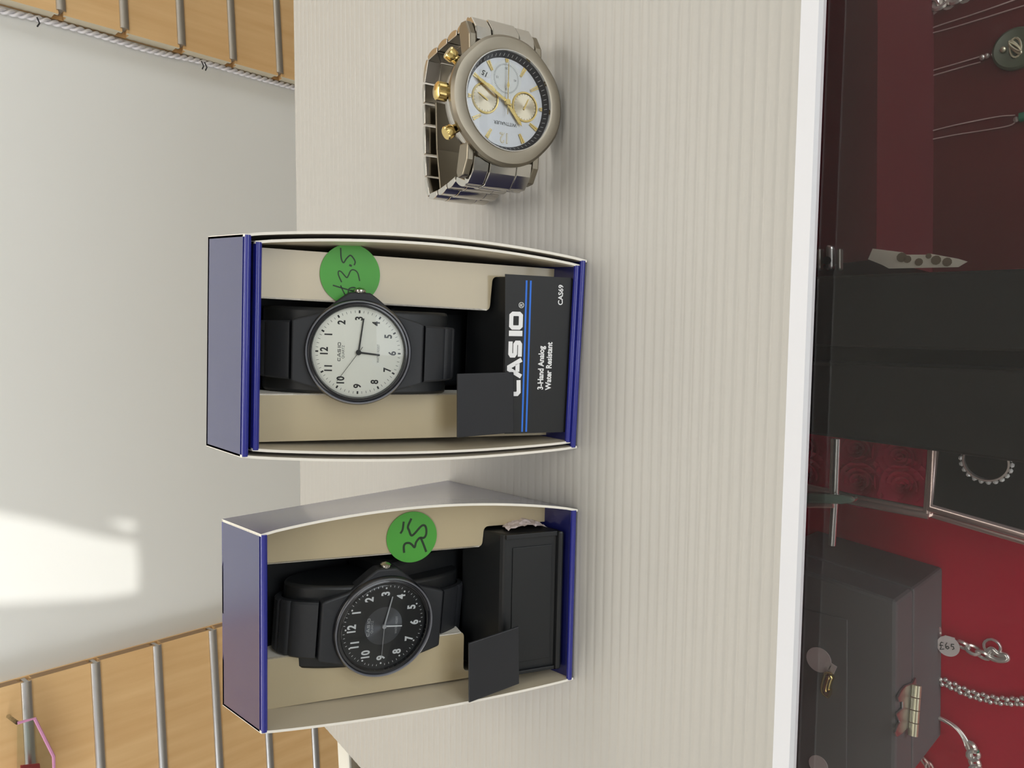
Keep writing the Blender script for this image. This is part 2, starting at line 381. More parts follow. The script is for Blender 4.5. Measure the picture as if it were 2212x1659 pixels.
# two black blocks
def slab(pts, z0, z1, T=None):
    return MB().prism([(onz(x, y, z1).x, onz(x, y, z1).y) for x, y in pts], z0, z1)
ZK = -.085
single(slab([(1640, 602), (2330, 575), (2330, 764), (1640, 745)], ZB+.0004, ZK), 'display_block', M['blackcloth'], 'black covered display block on red velvet, nearer the white paper strip', 'display block', 'black display blocks', bevel=.001)
single(slab([(1640, 779), (2330, 804), (2330, 1017), (1640, 923)], ZB+.0004, ZK), 'display_block', M['blackcloth'], 'black covered display block on red velvet, nearer the foam roses', 'display block', 'black display blocks', bevel=.001)

blk = bpy.data.objects['display_block']
PM[blk.name] = MX.Translation(blk.location)
MB().prism([(onz(x, y, ZK).x, onz(x, y, ZK).y) for x, y in [(1640, 746), (2330, 765), (2330, 803), (1640, 778)]], ZB+.0006, ZK-.03).build('ledge', M['blackcloth'], blk)

# charcoal box with a clasp
ZT = -.115
f0 = onz(1937, 1300, ZT); f1 = onz(1934, 1720, ZT); b0 = onz(1640, 1200, ZT); b1 = f1+(b0-f0)
jb = thing('jewellery_box', 'charcoal leatherette box with silver clasp standing on the red velvet', 'box', MX.Translation((f0+b1)*.5-V((0, 0, .0)) if False else MX.Translation(V((((f0+b1)*.5).x, ((f0+b1)*.5).y, ZB+.0004))).to_translation()))
base = [(p.x, p.y) for p in (f0, f1, b1, b0)]
cxm = sum(p[0] for p in base)/4; cym = sum(p[1] for p in base)/4
mbx = MB()
mbx.prism(base, ZB+.0004, ZT-.022); mbx.build('body', M['jewelbox'], jb, bevel=.0012)
mbl = MB(); mbl.prism(base, ZT-.0216, ZT)
lid = mbl.build('lid', M['jewelbox'], jb, bevel=.0016)
ins = []
for p in (onz(1832, 1338, ZT), onz(1830, 1700, ZT), onz(1640, 1700, ZT), onz(1640, 1290, ZT)): ins.append((p.x, p.y))
MB().prism(ins, ZT+.00005, ZT+.0008).build('top_panel', M['jewelbox'], lid, bevel=.0006)
# clasp on the front face
ux = (f1-f0).normalized(); uz = V((0, 0, 1)); un = ux.cross(uz); un = un if un.y < 0 else -un
def onface(x, y):
    d = ray(x, y); return CAM+d*((f0-CAM).dot(un)/d.dot(un))
cl0 = onface(1958, 1530)
MF = frame(ux, uz, un, cl0); 
if MF.to_3x3().determinant() < 0: MF = frame(-ux, uz, un, cl0)
MFI = MF.inverted()
def fl2d(x, y): q = MFI @ onface(x, y); return (q.x, q.y)
cl = MB(MF)
out = [fl2d(x, y) for x, y in [(1972, 1462), (1966, 1474), (1950, 1480), (1940, 1492), (1934, 1505), (1938, 1515), (1944, 1514), (1944, 1528), (1931, 1541), (1938, 1558), (1934, 1564), (1928, 1580), (1932, 1590), (1944, 1582), (1956, 1570), (1968, 1556), (1970, 1520), (1974, 1480)]]
cl.prism(out, .0002, .0012)
clo = cl.build('clasp', M['alu'], jb, bevel=.0003)
for (ya, yb) in ((1476, 1501), (1503, 1528), (1530, 1555), (1557, 1584)):
    sx = lambda y: 1964-(y-1476)*.078
    a2 = fl2d(sx(ya), ya); b2 = fl2d(sx(yb), yb)
    MB(MF).tube([(a2[0], a2[1], .0028), (b2[0], b2[1], .0028)], .0019, 14).build('knuckle', M['brass'], clo, smooth=40)
# sticker with a charm on the lid
ct = onz(1769, 1425, ZT+.0009); st = thing('price_tag', 'blank round white price tag lying on the charcoal box lid', 'price tag', MX.Translation(ct))
rr = (onz(1797, 1425, ZT)-ct).length
tg = MB(MX.Translation(ct)); tg.cyl(rr, 0, .0003, 40)
d_ = (onz(1803, 1447, ZT+.0009)-ct); d_.z = 0; dn = V((-d_.y, d_.x, 0)).normalized()*rr*.36
tg.add([d_*.7+dn, d_*1.05+dn, d_*1.05-dn, d_*.7-dn, d_*.7+dn+V((0, 0, .0003)), d_*1.05+dn+V((0, 0, .0003)), d_*1.05-dn+V((0, 0, .0003)), d_*.7-dn+V((0, 0, .0003))], [(0, 3, 2, 1), (4, 5, 6, 7), (0, 1, 5, 4), (1, 2, 6, 5), (2, 3, 7, 6), (3, 0, 4, 7)])
tg.build('paper', M['tag'], st)
ch = MB(); ea = [onz(x, y, ZT+.003) for x, y in [(1793, 1454), (1786, 1474), (1784, 1492), (1796, 1500)]]
ch.tube(smoothpts(ea, 5), [.0012]+[.0022]*13+[.0022, .0008][:2], 12)
single(ch, 'earring', M['gold'], 'small gold hoop earring beside the blank round tag', 'earring', smooth=60)
st2 = onz(1768, 1652, ZT+.0009)
single(MB(MX.Translation(st2)).cyl(.004, 0, .0003, 30), 'price_tag', M['tag'], 'small white tag cut by the frame edge on the charcoal box', 'price tag')

# ------------------------------------------------------------------ rose box, ring tray
ZQ = -.135
rbx = thing('rose_box', 'display box with pale metal edges holding pink red foam roses', 'box', MX.Translation(onz(1850, 1040, ZB+.0004)))
def zq(x, y, z=ZQ): return onz(x, y, z)
bed_pts = [(1600, 880), (2004, 985), (1998, 1098), (1843, 1078), (1600, 1010)]
bp = [zq(x, y, ZB+.012) for x, y in [(1640, 930), (2010, 960), (1999, 1098), (1640, 1034)]]
MB().prism([(p.x, p.y) for p in bp], ZB+.0005, ZB+.004).build('base', M['rose'], rbx)
MB().tube([zq(1640, 1039), zq(1845, 1083), zq(2006, 1113)], .0018, 8).build('edge_bar', M['pinkframe'], rbx, smooth=60)
MB().tube([zq(1640, 1026), zq(1845, 1073), zq(2003, 1103)], .0012, 8).build('edge_bar', M['pinkframe'], rbx, smooth=60)
MB().tube([zq(2013, 970), zq(2003, 1108)], .0017, 8).build('edge_bar', M['pinkframe'], rbx, smooth=60)
MB().tube([zq(2006, 1108, ZQ-.001), zq(2006, 1108, ZB+.001)], .0017, 8).build('corner_post', M['pinkframe'], rbx, smooth=60)
def rose(px, py, z, r, rot):
    m = MB(MX.Translation(onz(px, py, z)) @ MX.Rotation(rot, 4, 'Z'))
    for ring, (rr_, n, hh, tilt) in enumerate([(1.0, 5, .34, .42), (.78, 5, .5, .26), (.56, 4, .6, .16), (.36, 3, .66, .08), (.18, 2, .68, .03)]):
        for k in range(n):
            a0 = 2*PI*k/n+ring*.7; span = 2*PI/n*1.35; vs = []; fs = []; NA = 9; NH = 5
            for i in range(NA+1):
                s_ = i/NA; a = a0+(s_-.5)*span; edge = math.sin(PI*s_)**.45
                for j in range(NH+1):
                    t = j/NH; rad = r*(rr_*(.62+.38*t)+tilt*t**3*.35-.05*s_)
                    vs.append((rad*math.cos(a), rad*math.sin(a), r*(hh*t*(.75+.25*edge)-.04*t**4*ring)))
            for i in range(NA):
                for j in range(NH): q = i*(NH+1)+j; fs.append((q, q+NH+1, q+NH+2, q+1))
            m.add(vs, fs)
    return m
spots = [(1745, 1025, 'half hidden by the sheet edge'), (1738, 965, 'at the back left of its box, half under the sheet'), (1862, 1038, 'front middle of its box, facing up'), (1955, 1045, 'at the front corner of its box beside the ring tray'), (1858, 968, 'in the second row of its box by the black block'), (1950, 985, 'in the back corner between ring tray and black block')]
for i, (x, y, l) in enumerate(spots):
    single(rose(x, y, ZB+.0042, .0112, i*1.3), 'foam_rose', M['rose'], 'pink red foam rose '+l, 'artificial rose', 'foam roses in the clear box', smooth=50)
# ring tray
ZY = -.135
tr = thing('ring_tray', 'black ring tray with pale metal rim beside the foam roses', 'tray', MX.Translation(onz(2130, 1040, ZB+.0004)))
tp = [zq(2020, 965, ZY), zq(2013, 1094, ZY), zq(2330, 1185, ZY), zq(2330, 1000, ZY)]
MB().prism([(p.x, p.y) for p in tp], ZB+.0005, ZY-.0012).build('pad', M['blackcloth'], tr)
MB().tube([zq(2018, 962, ZY), zq(2008, 1097, ZY), zq(2330, 1190, ZY)], .0020, 8).build('rim', M['pinkframe'], tr, smooth=60)
MB().tube([zq(2004, 1108, ZY-.004), zq(2330, 1203, ZY-.004)], .0016, 8).build('rim', M['pinkframe'], tr, smooth=60)
rg = onz(2130, 997, ZY+.0035); ring = thing('ring', 'sparkling silver band ring set with stones on the black tray', 'ring', MX.Translation(rg-V((0, 0, .004))))
RT_ = MX.Translation(rg) @ MX.Rotation(math.radians(-14), 4, 'Y')
MB(RT_).lathe([(.0072, -.0009), (.0079, -.0009), (.0079, .0009), (.0072, .0009)], 40, close=True).build('band', M['silver'], ring, smooth=30)
for k in range(22):
    a = k*2*PI/22
    MB(RT_ @ MX.Rotation(a, 4, 'Z') @ MX.Translation((.0084, 0, 0)) @ MX.Rotation(PI/2, 4, 'Y')).lathe([(.00001, .0009), (.0006, .0008), (.0011, 0), (.00001, -.0011)], 8).build('stone', M['gem'], ring)
# glass shelf tongue on a rod
zs_ = -.03
gs = thing('glass_bracket', 'small round-ended clear glass shelf with upright rod in the counter', 'shelf bracket', MX.Translation(onz(1800, 1085, ZB+.0004)))
pl = [onz(x, y, zs_) for x, y in [(1640, 1058), (1815, 1070), (1838, 1073), (1848, 1079), (1840, 1087), (1815, 1090), (1640, 1084)]]
MB().prism([(p.x, p.y) for p in pl], zs_-.004, zs_).build('glass_shelf', [M['glassedge']], gs, bevel=.0008)
MB().tube([onz(1640, 1089, zs_-.004), onz(1800, 1091, zs_-.004)], .0010, 8).build('support_rail', M['pinkframe'], gs, smooth=60)
MB().tube([onz(1808, 948, zs_-.006), onz(1803, 1085, zs_-.006), onz(1797, 1178, zs_-.006)], .0011, 10).build('rod', M['alu'], gs, smooth=60)
MB().tube([onz(1801, 948, zs_-.010), onz(1797, 1075, zs_-.010)], .0009, 10).build('rod', M['pinkframe'], gs, smooth=60)
# lock rail and paper
zl = -.07
lk = thing('lock_bar', 'ribbed metal lock bar beside the white paper strip', 'lock', MX.Translation(onz(1790, 555, ZR+.0004)))
for (xa, xb, mt) in ((1746, 1758, 'alu_dull_shaded'), (1763, 1772, 'alu_dull_shaded'), (1782, 1798, 'silver'), (1808, 1815, 'alu_dull_shaded')):
    q = [onz(x, y, ZR+.004) for x, y in [(xa, 538 if xa != 1782 else 528), (xb, 536 if xa != 1782 else 530), (xb, 582), (xa, 584)]]
    MB().prism([(p.x, p.y) for p in q], ZR+.0004, ZR+.004).build('rib', M[mt], lk, bevel=.0012, seg=3)
kh = onz(1787, 563, ZR+.0042); MB(MX.Translation(kh)).cyl(.0016, 0, .0006, 20).build('keyhole', M['ink'], lk)
pp = [onz(x, y, ZR+.002) for x, y in [(1875, 560), (1885, 537), (1950, 545), (1958, 550), (2000, 550), (2010, 548), (2070, 559), (2090, 565), (2070, 577), (1920, 580), (1905, 572)]]
ptm = thing('paper_strip', 'torn white paper strip with faded print beside the black block', 'paper', MX.Translation(V((pp[0].x, pp[0].y, ZR+.002))))
MB().prism([(p.x, p.y) for p in pp], ZR+.0017, ZR+.0020).build('sheet', M['paper'], ptm)
for (x, y, r_) in ((1948, 556, .0018), (1960, 560, .0014), (1985, 566, .0014), (2022, 562, .0017), (2046, 566, .0016), (2006, 553, .001)):
    MB(MX.Translation(onz(x, y, ZR+.0021))).cyl(r_, 0, .0002, 10).build('print_mark', M['print'], ptm)

# ------------------------------------------------------------------ bracelets and chains on the velvet
def chain_links(name, pts, label, cat, link, group=None, m='silver', step=.003, flat=False):
    """flat curb links threaded along a path"""
    pts = smoothpts(pts, 8); d = [0]
    for i in range(1, len(pts)): d.append(d[-1]+(pts[i]-pts[i-1]).length)
    n = int(d[-1]/step); t = thing(name, label, cat, MX.Translation(V((pts[0].x, pts[0].y, pts[0].z))), group)
    k = 0
    for q in range(min(n, 95)):
        s_ = (q+.5)*step
        while k < len(pts)-2 and d[k+1] < s_: k += 1
        u = (s_-d[k])/max(1e-9, d[k+1]-d[k]); p = pts[k].lerp(pts[k+1], u); tn = (pts[k+1]-pts[k]).normalized()
        sd = tn.cross(V((0, 0, 1))).normalized(); up = sd.cross(tn)
        T = frame(tn, sd, up, p) @ MX.Rotation(.5 if q % 2 else -.5, 4, 'X') @ MX.Rotation(.35, 4, 'Z')
        link(MB(T), step, q).build('link', M[m], t, smooth=50)
    return t
def oval(mb, st, q, w=.0026, r=.0007):
    return mb.tube([(st*.85*math.cos(a), w*math.sin(a), 0) for a in [2*PI*i/12 for i in range(12)]], r, 6, closed=True)
zc = ZB+.003
tb = chain_links('bracelet', [onz(x, y, zc) for x, y in [(2000, 1345), (2022, 1362), (2045, 1375)]], 'silver curb chain bracelet end carrying the £65 round tag', 'bracelet', lambda m, s_, q: oval(m, s_, q, .0035, .0010), step=.0052)
k_ = MB()
def part_links(pts, t, wid, rad, step):
    pts = smoothpts(pts, 8); acc = 0; nxt = step/2; i = 1
    for i in range(1, len(pts)):
        L = (pts[i]-pts[i-1]).length
        while nxt <= acc+L:
            p = pts[i-1].lerp(pts[i], (nxt-acc)/L); tn = (pts[i]-pts[i-1]).normalized(); sd = tn.cross(V((0, 0, 1))).normalized()
            oval(MB(frame(tn, sd, sd.cross(tn), p) @ MX.Rotation(.6 if int(nxt/step) % 2 else -.5, 4, 'X')), step*.75, 0, wid, rad).build('link', M['silver'], t, smooth=50)
            nxt += step
        acc += L
part_links([onz(x, y, zc) for x, y in [(2068, 1388), (2090, 1398), (2110, 1408), (2130, 1418)]], tb, .0017, .0008, .0042)
lc = [onz(x, y, zc) for x, y in [(2132, 1412), (2142, 1402), (2156, 1412), (2172, 1416), (2174, 1424), (2158, 1426), (2140, 1420)]]
MB().tube(smoothpts(lc+[lc[0]], 5)[:-1], .0013, 8, closed=True).build('clasp', M['silver'], tb, smooth=60)
MB().tube([onz(2143, 1397, zc)+V((.0032*math.cos(a), .0032*math.sin(a), 0)) for a in [2*PI*i/14 for i in range(14)]], .0007, 6, closed=True).build('jump_ring', M['silver'], tb, smooth=60)
tc_ = onz(2048, 1396, zc+.0042); ptg = MB(MX.Translation(tc_)); trad = (onz(2072, 1396, zc)-onz(2048, 1396, zc)).length
ptg.cyl(trad, -.0003, 0, 36)
nk = [onz(x, y, zc+.0042) for x, y in [(2041, 1372), (2063, 1378), (2060, 1392), (2036, 1386)]]
ptg.T = MX(); ptg.prism([(p.x, p.y) for p in nk], tc_.z-.0001, tc_.z+.0001)
ptgo = ptg.build('price_tag', M['tag'], tb)
ix = (onz(2073, 1398, zc)-onz(2048, 1396, zc)); ix.z = 0; ix.normalize(); iy = V((-ix.y, ix.x, 0))
tt = MB(frame(ix, iy, V((0, 0, 1)), tc_+V((0, 0, .0001))))
for pts in ([(-1.5, 1.2), (-2.2, 1.5), (-2.7, .8), (-2.6, -.6), (-3.2, -1.5), (-1.6, -1.2)], [(-3.2, .1), (-1.8, .2)],
            [(-.1, 1.5), (-.8, .5), (-.9, -.6), (-.3, -1.1), (.3, -.6), (0, 0), (-.8, -.3)], [(2.4, 1.0), (1.4, 1.0), (1.2, .1), (2.0, 0), (2.1, -.8), (1.3, -1.2)]):
    tt.stroke([(a_*.001*1.1, b_*.001*1.1) for a_, b_ in pts], .00032, 0, .00006)
tt.build('writing', M['ink'], ptgo)
chain_links('bracelet', [onz(x, y, zc) for x, y in [(1985, 1452), (2010, 1462), (2050, 1478), (2095, 1498), (2150, 1512), (2206, 1515), (2240, 1512)]], 'braided silver tennis bracelet running below the £65 tag', 'bracelet', lambda m, s_, q: [m.lathe([(.00001, .0011), (.0008, .0008), (.0012, 0), (.0008, -.0008), (.00001, -.0011)], 8, T=Tm(0, yy, .0002)) for yy in (-.0013, .0013)] and m, step=.0019)
bg = thing('bangle', 'thin silver bangle with curb links and a green stone, frame edge', 'bangle', MX.Translation(onz(2070, 1600, zc)))
bpt = smoothpts([onz(x, y, zc+.001) for x, y in [(1985, 1545), (2010, 1546), (2040, 1556), (2070, 1576), (2090, 1605), (2098, 1640), (2102, 1690)]], 8)
MB().tube(bpt, .0010, 8).build('band', M['silver'], bg, smooth=60)
MB().tube([p+V((.0012, .0014, .001)) for p in bpt[16:36]], .0004, 6).build('band', M['silver'], bg, smooth=60)
part_links([onz(x, y, zc+.001) for x, y in [(2094, 1605), (2100, 1622), (2106, 1650), (2108, 1690)]], bg, .0022, .0010, .0034)
MB(MX.Translation(onz(2110, 1622, zc+.001))).lathe([(.00001, .0012), (.0008, .0009), (.0011, 0), (.00001, -.001)], 12).build('stone', M['greenstone'], bg, smooth=60)
chain_links('chain', [onz(x, y, zc) for x, y in [(1992, 1640), (2003, 1652), (2020, 1680)]], 'rosy metal chain end peeping out at the charcoal box corner', 'chain', lambda m, s_, q: oval(m, s_, q, .0015, .0006), step=.003, m='pinkframe')
# right side
zn = ZB+.002
cb = [(1880, 40), (1905, 24), (1960, 22), (2010, 14), (2080, -12), (2120, -30)]
chain_links('bracelet', [onz(x, y, zn) for x, y in cb], 'chunky silver rope bracelet at the counter corner by the frame edge', 'bracelet', lambda m, s_, q: oval(m, s_, q, .0032, .0011), step=.0032)
def necklace(a, b, label, pend):
    t = thing('necklace', label, 'necklace', MX.Translation(onz(a[-1][0], a[-1][1], zn)), 'fine chain necklaces on the red velvet')
    for pts in (a, b): MB().tube(smoothpts([onz(x, y, zn) for x, y in pts], 6), .0003, 6).build('strand', M['finechain'], t, smooth=60)
    pend(t)
def bead(t, x, y, r, m='silver', z=zn+.001): MB(MX.Translation(onz(x, y, z))).lathe([(.00001, r), (r*.7, r*.7), (r, 0), (r*.7, -r*.7), (.00001, -r)], 12).build('bead', M[m], t, smooth=50)
necklace([(1880, 113), (1950, 86), (2020, 58), (2120, 25), (2260, -25)], [(1880, 113), (1960, 84), (2050, 62), (2212, 12), (2270, -5)], 'fine chain necklace, the one nearest the rope bracelet', lambda t: bead(t, 2262, -14, .001))
def pd(t):
    bead(t, 2122, 124, .0013); bead(t, 2132, 121, .0013); bead(t, 2148, 117, .0013)
    c = onz(2195, 105, zn+.002); MB(MX.Translation(c)).lathe([(.00001, .0006), (.0060, .0010), (.0078, .0014), (.0086, .0006), (.0086, -.0012), (.00001, -.0012)], 40).build('pendant', M['jade'], t, smooth=40)
    for k in range(3): MB(MX.Translation(c+V((0, 0, .0014)))).tube([(.004*math.cos(a)*(1-.2*k), .002*math.sin(a+k), .0006*k) for a in [2*PI*i/16 for i in range(16)]], .0005, 6, closed=True).build('wire_motif', M['brass'], t, smooth=60)
    bead(t, 2167, 107, .0013, 'brass', zn+.004)
necklace([(1880, 190), (1950, 170), (2040, 145), (2118, 122)], [(1880, 202), (1950, 182), (2040, 156), (2118, 134)], 'fine chain necklace holding the round grey green pendant', pd)
def pd2(t):
    bead(t, 2195, 258, .0013)
    MB().tube([onz(2202, 254, zn+.001), onz(2235, 246, zn+.001)], .002, 8).build('pendant', M['greenstone'], t, smooth=50)
necklace([(1880, 313), (1960, 296), (2060, 271), (2150, 253), (2193, 249)], [(1880, 322), (1960, 311), (2060, 292), (2170, 274), (2196, 262)], 'bright doubled chain necklace nearest the paper strip', pd2)
pn = MB().tube([onz(1880, 225, zn+.003), onz(1917, 225, zn+.003)], .0016, 10)
single(pn, 'pin', M['pinkframe'], 'short pale metal pin lying alone on red velvet', 'pin', smooth=50)

# ------------------------------------------------------------------ watch boxes
SA, CA = math.sin(math.radians(24.1)), math.cos(math.radians(24.1))
def sn(s_, n): return (s_*SA-n*CA, s_*CA+n*SA)          # along / out of the sloping front -> (y, z)
def box_frame(FB, FBL):
    a, b = onz(*FB), onz(*FBL); ex = (a-b).normalized(); ey = V((-ex.y, ex.x, 0)); return frame(ex, ey, V((0, 0, 1)), b), (a-b).length
def shell(T, x0, x1, zb, H, yoff, yb, bows, th=.0008, inner=True):
    """open fronted wedge carton: 0 outside navy, 1 white edge, 2 cream lining, 3 fold in lit blue"""
    m = MB(T); NT = 24; ND = 8; ta = SA/CA
    yf = lambda z: yoff+z*ta
    for sgn, xe, bow in ((-1, x0, bows[0]), (1, x1, bows[1])):
        rows = {0: [], 1: []}
        for side in (0, 1):
            for i in range(NT+1):
                t = i/NT; z = zb+(H-zb)*t
                for j in range(ND+1):
                    d = j/ND; y = yf(z)+(yb-yf(z))*d
                    x = xe+sgn*bow*math.sin(PI*t)**.8*(1-d)**1.3 - sgn*th*side
                    rows[side].append((x, y, z))
        nn = (NT+1)*(ND+1); vs = rows[0]+rows[1]; w_ = ND+1
        m.add(vs, [(i*w_+j, i*w_+j+1, (i+1)*w_+j+1, (i+1)*w_+j) for i in range(NT) for j in range(ND)], 0)
        m.add(vs, [(nn+i*w_+j, nn+i*w_+j+1, nn+(i+1)*w_+j+1, nn+(i+1)*w_+j) for i in range(NT) for j in range(ND)], 2)
        m.add(vs, [(i*w_, (i+1)*w_, nn+(i+1)*w_, nn+i*w_) for i in range(NT)], 1)
        m.add(vs, [(NT*w_+j, NT*w_+j+1, nn+NT*w_+j+1, nn+NT*w_+j) for j in range(ND)], 1)
    def panel(a, b, th_, mo, mi_):       # a,b: (y,z) ends; thickness towards the inside
        d = V(b)-V(a); nrm = V((-d.y, d.x)).normalized()*th_
        q = [V(a), V(b), V(b)+nrm, V(a)+nrm]
        vs = [(x, p.x, p.y) for x in (x0+.0002, x1-.0002) for p in q]
        m.add(vs, [(0, 1, 5, 4)], mo); m.add(vs, [(3, 7, 6, 2)], mi_); m.add(vs, [(0, 4, 7, 3), (1, 2, 6, 5)], 3); m.add(vs, [(0, 3, 2, 1), (4, 5, 6, 7)], 1)
    e = .0010
    panel((yb, H), (yf(H)+e, H), th, 0, 2)                       # top
    panel((yf(zb)+e, zb), (yb, zb), th, 0, 0)                    # bottom, blue inside too
    panel((yb, zb), (yb, H), th, 0, 2)                           # back
    for (y, z) in ((yf(H-e)+e*.6, H-e), (yf(zb+e)+e*.6, zb+e)):   # rolled folds in lit blue
        m.tube([(x0+.0003, y, z), (x1-.0003, y, z)], e, 10, 3)
    return m
SHELL_MATS = [M['navy'], M['card_white'], M['card_cream'], M['navy_lit']]
def roundpoly(pts, rad, idx):
    out = []
    n = len(pts)
    for i, p in enumerate(pts):
        if i in idx:
            a = V(pts[i-1]); b = V(pts[(i+1) % n]); p = V(p); u = (a-p).normalized()*rad; v_ = (b-p).normalized()*rad
            for k in range(6):
                t = k/5; out.append(tuple((p+u)*(1-t)**2+p*2*t*(1-t)+(p+v_)*t*t))
        else: out.append(tuple(p))
    return out
def insert(T, W, nb, ntop, sl, sr, nl, nr, st, x0=.001, x1=None, top=.1, bot=.0035, bot_l=.003, swell=0):
    """cream card with a T shaped window; nb/ntop are the depths behind the front at bottom and top"""
    m = MB(T); x1 = x1 or W-.001
    def P(x, s_, dn=0):
        n = nb+(ntop-nb)*s_/.1+dn; y, z = sn(s_, n); return (x, y, z)
    right = roundpoly([(sr, top), (sr-.0006, st), (nr, st-.0006), (nr, bot), (x1, bot)]+[(x1+swell*math.sin(PI*k/10), bot+(top-bot)*k/10) for k in range(1, 10)]+[(x1, top)], .0018, (1, 2))
    left = roundpoly([(x0, top), (x0, bot_l), (nl, bot_l), (nl, .0362), (sl, .0362), (sl, top)], .0018, (3, 4))
    for poly in (right, left):
        n_ = len(poly); vs = [P(*p) for p in poly]+[P(p[0], p[1], -.0006) for p in poly]
        m.add(vs, [tuple(range(n_)), tuple(range(n_, 2*n_))[::-1]], 0); m.add(vs, [(i, (i+1) % n_, n_+(i+1) % n_, n_+i) for i in range(n_)], 1)
    # folded back returns along the window
    for x, s0, x2 in ((sr, st+.001, sr-.0006), (sl, .0372, sl)):
        vs = [P(x, top), P(x2, s0), P(x2, s0, -.010), P(x, top, -.010)]
        vs += [(p[0]+(.0005 if x == sr else -.0005), p[1], p[2]) for p in vs]
        m.add(vs, [(0, 1, 2, 3), (7, 6, 5, 4), (0, 4, 5, 1), (1, 5, 6, 2), (2, 6, 7, 3), (3, 7, 4, 0)], 1)
    return m, P
def hull(pts):
    pts = sorted(set((round(a, 5), round(b, 5)) for a, b in pts))
    def half(ps):
        h = []
        for p in ps:
            while len(h) >= 2 and (h[-1][0]-h[-2][0])*(p[1]-h[-2][1])-(h[-1][1]-h[-2][1])*(p[0]-h[-2][0]) <= 0: h.pop()
            h.append(p)
        return h
    lo = half(pts); up = half(pts[::-1]); return lo[:-1]+up[:-1]
# casio style letters drawn as strokes on a 1 x .9 cell
LET = {'C': [[(1.0, .16), (.26, .13), (.14, .24), (.14, .66), (.26, .77), (1.0, .74)]],
       'A': [[(.0, .0), (.46, .82), (.60, .82), (1.06, .0)], [(.30, .26), (.80, .26)]],
       'S': [[(.04, .13), (.80, .13), (.90, .2), (.90, .38), (.80, .45), (.22, .45), (.12, .52), (.12, .70), (.22, .77), (.98, .77)]],
       'I': [[(.5, 0), (.5, .9)]],
       'O': [[(.5, .13), (.82, .13), (.92, .24), (.92, .66), (.82, .77), (.18, .77), (.08, .66), (.08, .24), (.18, .13), (.5, .13)]]}
def block_word(mb, h, T, mi=0, wv=.27, ht=.00003):
    x = 0; adv = {'C': 1.22, 'A': 1.2, 'S': 1.2, 'I': .56, 'O': 1.2}
    tot = sum(adv[c] for c in 'CASIO')-.15
    for c in 'CASIO':
        off = x-tot/2-(.22 if c == 'I' else 0)
        for s_ in LET[c]: mb.stroke([((p[0]+off)*h, (p[1]-.45)*h) for p in s_], wv*h if c != 'I' else wv*1.25*h, 0, ht, mi, T)
        x += adv[c]

WSC = {True: .955, False: 1.0}
# ---------------------------------------------------- resin wristwatch, local frame in millimetres: x to 3, y to 12, z out of the dial
LOOP = (31.5, 12.5, -13.8)      # half height, half depth, centre z
def strap_mesh(T, a0, a1, w0, w1, th=2.1, grooves=(), n=60, dz=0):
    m = MB(T); vs = []; fs = []
    A, B_, cz = LOOP
    for i in range(n+1):
        t = i/n; a = a0+(a1-a0)*t; cy, sz = math.cos(a), math.sin(a)
        p = V((0, A*cy, cz+B_*sz+dz)); nr = V((0, cy/A, sz/B_)).normalized()
        w_ = w0+(w1-w0)*min(1, t*1.6); g = .35 if any(abs(i-q) < .6 for q in grooves) else 0
        for (x, o) in ((-w_/2, -th/2), (-w_/2, th/2-.5-g), (-w_/2+.6, th/2-g), (w_/2-.6, th/2-g), (w_/2, th/2-.5-g), (w_/2, -th/2)):
            q = p+nr*o; vs.append((x, q.y, q.z))
    for i in range(n):
        for k in range(6): fs.append((i*6+k, i*6+(k+1) % 6, (i+1)*6+(k+1) % 6, (i+1)*6+k))
    fs += [tuple(range(6)), tuple(range(n*6, n*6+6))[::-1]]
    return m.add(vs, fs)
def clock_pt(r, ang): return (r*math.sin(math.radians(ang)), r*math.cos(math.radians(ang)))
